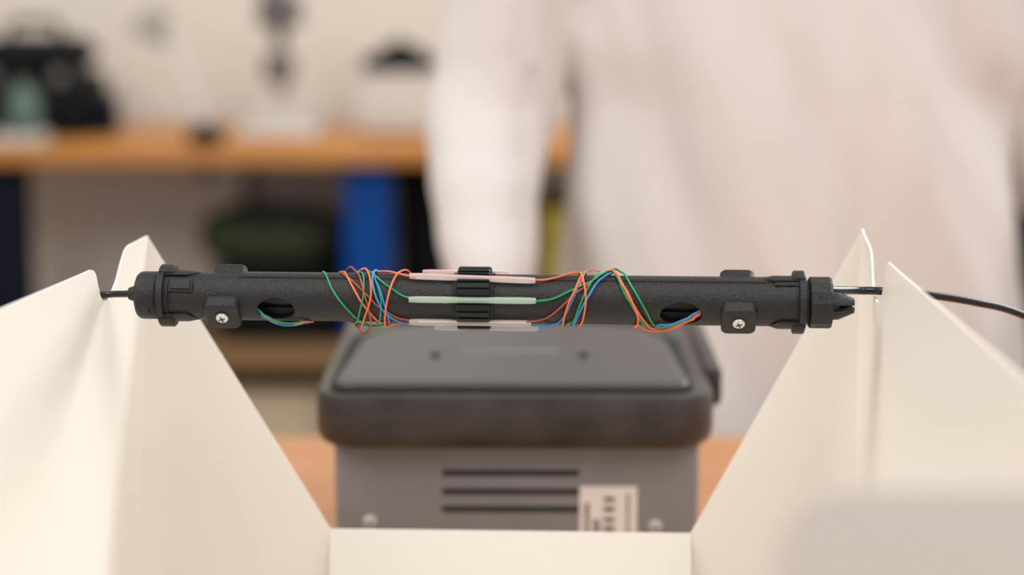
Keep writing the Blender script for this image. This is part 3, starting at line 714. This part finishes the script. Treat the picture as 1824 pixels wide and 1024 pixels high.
fibre(G, [(1000, 565, 'u'), (1010, 577), (1020, 573), (1032, 546), (1045, 517), (1058, 497), (1074, 485), (1084, 490, 't')], 'green fibre rising from the underside to the crest, right side', .0121)
fibre(B, [(1015, 565, 'u'), (1022, 577), (1035, 551), (1050, 525), (1064, 503), (1079, 491), (1092, 486), (1100, 492, 't')], 'blue fibre rising from the underside to the crest, right side', .0124)
fibre(O, [(1075, 495, 't'), (1083, 482), (1093, 483), (1107, 504), (1119, 523), (1129, 545), (1136, 563), (1136, 576, '', .0122), (1127, 579, 'u'), (1118, 568, 'u')], 'orange fibre descending from the crest and hooking under the tube', .0127, .0005)
fibre(O, [(1080, 492, 't'), (1090, 480.5), (1100, 492), (1117, 523), (1130, 545), (1148, 572), (1160, 584, '', .0132), (1180, 587, '', .0135), (1205, 579, '', .0125), (1228, 568, '', .0112), (1248, 556, '', .0098)], 'orange fibre from the crest into the right window, inner one', .0123, .0005)
fibre(G, [(1084, 492, 't'), (1092, 486), (1110, 518), (1130, 551), (1150, 581, '', .0128), (1158, 584, 'u'), (1160, 570, 'u')], 'green fibre descending straight just left of the orange pair', .0120)
fibre(O, [(1126, 574, 'u'), (1134, 579, '', .0125), (1148, 585.5, '', .0135), (1165, 589.5, '', .0142), (1185, 588, '', .0139), (1208, 580, '', .0128), (1230, 569, '', .0114), (1248, 560, '', .0098)], 'orange fibre sagging lowest under the right window', .0125, .0005)
fibre(B, [(1158, 570, 'u'), (1170, 580, '', .0125), (1195, 578, '', .0125), (1222, 566, '', .0112), (1247, 553, '', .0098)], 'blue fibre entering the right window above the orange ones', .0122)
# left window
fibre(G, [(457, 549, '', .0095), (470, 559, '', .0112), (488, 570, '', .0125), (510, 575.5, '', .0130), (532, 574, '', .0125), (541, 572, '', .0122), (550, 572, 'u', .0117)], 'green fibre coming out of the left window', .0125, .0005)
fibre(B, [(457, 551, '', .0092), (470, 562, '', .0112), (488, 574, '', .0128), (512, 579.5, '', .0136), (534, 577, '', .0130), (543, 574.5, '', .0124), (552, 573, 'u', .0118)], 'blue fibre sagging lowest out of the left window', .0125, .0005)
fibre(O, [(457, 550, '', .0092), (471, 560.5, '', .0110), (489, 572, '', .0124), (512, 577.5, '', .0128), (535, 575, '', .0130), (548, 572, '', .0119), (558, 572.5, 'u', .0117)], 'orange fibre under the green one at the left window', .0125, .0004)

# ================================================================== PERSON
PX, PY = P(1405, 400, 1.80).x, 1.82
pe = empty('person', (PX, PY, BZ), 'person in loose off-white long-sleeved top standing behind the table and the grey instrument', 'person')
def wp(px, py, Y):                       # world point, in the person's frame
    p = P(px, py, Y); return Vector((p.x-PX, p.y-PY, p.z-BZ))
def Z(z): return z                       # heights above floor
def oval(c, rx, ry, n=40, t=Vector((0, 0, 1)), fold=0, seed=0):
    t = t.normalized(); s = Vector((1, 0, 0)); s = (s-t*s.dot(t)).normalized(); u_ = t.cross(s)
    out = []
    for j in range(n):
        a = 2*PI*j/n; f_ = 1+fold*noise.noise(Vector((math.cos(a)*2.2+seed, math.sin(a)*2.2, c.z*2.2)))
        out.append(c+s*rx*f_*math.cos(a)+u_*ry*f_*math.sin(a))
    return out
hipz = .94
# elbow / wrist positions
shL = Vector((-.175, .0, 1.42)); elL = wp(868, 190, 1.79); wrL = Vector((elL.x+.004, 1.655-PY, .925))
shR = Vector((.175, .0, 1.42)); elR = Vector((wp(1888, 250, 1.86).x, .04, wp(1888, 250, 1.86).z)); wrR = Vector((elR.x+.09, -.02, .90))
def limb(bm, pts, rads, n=24, fold=0):
    pp = catmull([(*p, r) for p, r in zip(pts, rads)], 6)
    rings = []
    for i, q in enumerate(pp):
        a = Vector(pp[max(i-1, 0)][:3]); b2 = Vector(pp[min(i+1, len(pp)-1)][:3])
        rings.append(oval(Vector(q[:3]), q[3], q[3], n, (b2-a), fold))
    loft(bm, rings)
bm = bmesh.new()
tors = [(.74, .226, .125), (.85, .216, .128), (.95, .201, .125), (1.05, .194, .122), (1.11, .193, .120), (1.16, .214, .120), (1.25, .218, .122), (1.34, .212, .118), (1.41, .188, .10), (1.45, .13, .08), (1.48, .075, .068), (1.495, .065, .062)]
loft(bm, [oval(Vector((0.004, 0, z)), rx, ry, 48) for z, rx, ry in tors])
limb(bm, [shL, shL.lerp(elL, .5)+Vector((-.008, 0, 0)), elL, elL.lerp(wrL, .5)+Vector((-.003, 0, 0)), wrL], [.075, .062, .055, .044, .034])
limb(bm, [shR, shR.lerp(elR, .5)+Vector((.008, 0, 0)), elR, elR.lerp(wrR, .5), wrR], [.075, .062, .055, .047, .036])
sh = finish('shirt', bm, 'shirt', pe, 0)
m_ = sh.modifiers.new('r', 'REMESH'); m_.mode = 'VOXEL'; m_.voxel_size = .007; m_.use_smooth_shade = True
m_ = sh.modifiers.new('s', 'SMOOTH'); m_.factor = .8; m_.iterations = 12
bpy.context.view_layer.update(); apply_mods(sh)
nrms = [v.normal.copy() for v in sh.data.vertices]
newco = []
for v, nrm in zip(sh.data.vertices, nrms):               # drapery folds
    c = v.co.copy()
    q = Vector((c.x*11+c.z*4.5, c.y*6, c.z*1.6-c.x*2+3.7)); f1 = noise.noise(q)+.35*noise.noise(q*2.3)
    f2 = noise.noise(Vector((c.x*22, c.y*14, c.z*7)))
    arm = abs(c.x) > .238
    if arm: f1 = noise.noise(Vector((c.x*8, c.y*8, c.z*30))); k_ = .0035
    else: k_ = .022
    newco.extend(c+nrm*((f1+(0 if arm else .35))*k_+f2*.003))
sh.data.vertices.foreach_set('co', newco); sh.data.update()
for p in sh.data.polygons: p.use_smooth = True
# body : skin surface, one continuous mesh
bm = bmesh.new()
loft(bm, [oval(Vector((0, 0, z)), rx, ry, 32) for z, rx, ry in ((.86, .15, .085), (.95, .155, .082), (1.1, .14, .075), (1.3, .155, .08), (1.40, .14, .07), (1.44, .085, .065), (1.48, .055, .055), (1.55, .053, .055), (1.60, .06, .06))])
ellipsoid(bm, Vector((0, -.015, 1.645)), (.077, .095, .115)); ellipsoid(bm, Vector((0, -.045, 1.575)), (.045, .05, .04))
loft(bm, [oval(Vector((0, -.108-.0, 1.66-.0)), .008, .006, 12), oval(Vector((0, -.122, 1.628)), .014, .012, 12), oval(Vector((0, -.112, 1.616)), .012, .008, 12)])
for s in (-1, 1): ellipsoid(bm, Vector((s*.078, 0, 1.64)), (.009, .018, .03))
for sh_, el, wr in ((shL, elL, wrL), (shR, elR, wrR)):
    limb(bm, [sh_, sh_.lerp(el, .5), el, el.lerp(wr, .5), wr, wr+(wr-el).normalized()*.02], [.055, .045, .04, .036, .027, .026])
# hands: left one lies on the table, right one hangs
def hand(bm, w0, d, nrm, curl, side):
    d = d.normalized(); nrm = (nrm-d*nrm.dot(d)).normalized(); s = d.cross(nrm)*side
    rings = []
    for t_, wd, th in ((-.02, .026, .022), (.0, .028, .018), (.03, .038, .016), (.07, .042, .014), (.088, .040, .012)):
        c = w0+d*t_
        rings.append([c+s*wd*math.cos(2*PI*j/24)+nrm*th*math.sin(2*PI*j/24) for j in range(24)])
    loft(bm, rings)
    for i, L in enumerate((.072, .08, .075, .058)):
        off = .030-.020*i; p = w0+d*.078+s*off; dd = (d+s*(.12-.08*i)).normalized(); pts = [p]; 
        for sg, f_ in enumerate((.45, .30, .25)):
            ang = curl*(sg+1)*.5; dr = (dd*math.cos(ang)-nrm*math.sin(ang)); p = p+dr*L*f_; pts.append(p)
        pp = catmull([tuple(q) for q in pts], 3); nn = len(pp); sweep(bm, pp, .009, 10, [.0098-.003*i2/nn for i2 in range(nn)])
    p = w0+d*.022+s*.028; pts = [p, p+(d*.6+s*.8).normalized()*.035-nrm*.004, p+(d*.85+s*.6).normalized()*.062-nrm*.008]
    pp = catmull([tuple(q) for q in pts], 4); sweep(bm, pp, .011, 10, [.0125-.004*i2/len(pp) for i2 in range(len(pp))])
hw0 = Vector((wrL.x, wrL.y-.05, .872))
limb(bm, [wrL, hw0], [.027, .024]); hand(bm, hw0, Vector((.05, -1, -.03)), Vector((0, 0, 1)), .22, 1)
dr_ = (wrR-elR).normalized(); hand(bm, wrR+dr_*.02, dr_, Vector((1, 0, 0)), .35, 1)
for s in (-1, 1): limb(bm, [Vector((s*.09, 0, .90)), Vector((s*.10, -.005, .5)), Vector((s*.105, .01, .10))], [.078, .052, .038])
bd = finish('body', bm, 'skin', pe, 0)
m_ = bd.modifiers.new('r', 'REMESH'); m_.mode = 'VOXEL'; m_.voxel_size = .0055; m_.use_smooth_shade = True
m_ = bd.modifiers.new('s', 'SMOOTH'); m_.factor = .6; m_.iterations = 4
bpy.context.view_layer.update(); apply_mods(bd)
for p in bd.data.polygons: p.use_smooth = True
for s in (-1, 1):
    bm = bmesh.new(); ellipsoid(bm, Vector((s*.031, -.098, 1.655)), (.014, .010, .008), 16, 10); ey = finish('eye', bm, 'eye', pe)
    bm = bmesh.new(); ellipsoid(bm, Vector((s*.031, -.1065, 1.655)), (.006, .003, .006), 12, 8); finish('iris', bm, 'iris', ey)
    bm = bmesh.new(); sweep(bm, catmull([(s*.014, -.109, 1.677), (s*.032, -.108, 1.683), (s*.048, -.097, 1.676)]), .0035, 8); finish('eyebrow', bm, 'hair', pe)
bm = bmesh.new(); ellipsoid(bm, Vector((0, -.104, 1.597)), (.024, .009, .006), 16, 8); finish('mouth', bm, 'lips', pe)
bm = bmesh.new(); ellipsoid(bm, Vector((0, .010, 1.675)), (.086, .100, .108), 32, 20)
for v in bm.verts:
    if v.co.y < -.05 and v.co.z < 1.72: v.co.y = -.05+(v.co.y+.05)*.1
    if v.co.z < 1.60: v.co.z = 1.60
finish('hair', bm, 'hair', pe)
bm = bmesh.new()
loft(bm, [oval(Vector((0, 0, z)), rx, ry, 32) for z, rx, ry in ((.80, .165, .115), (.88, .175, .118), (.98, .165, .110), (1.02, .158, .105))])
for s in (-1, 1): limb(bm, [Vector((s*.088, 0, .90)), Vector((s*.10, -.005, .50)), Vector((s*.105, .01, .07))], [.092, .073, .062])
tz = finish('trousers', bm, 'trousers', pe, 0)
m_ = tz.modifiers.new('r', 'REMESH'); m_.mode = 'VOXEL'; m_.voxel_size = .009; m_.use_smooth_shade = True
bpy.context.view_layer.update(); apply_mods(tz)
for p in tz.data.polygons: p.use_smooth = True
for s in (-1, 1):
    bm = bmesh.new(); loft(bm, [[(s*.105+wx*math.cos(2*PI*j/20), y, max(0, h_*.5+h_*.5*math.sin(2*PI*j/20))) for j in range(20)] for y, wx, h_ in ((.075, .02, .05), (.06, .038, .09), (.0, .042, .10), (-.06, .045, .075), (-.13, .046, .055), (-.17, .03, .04), (-.18, .012, .025))])
    finish('shoe', bm, 'shoe', pe, 50)
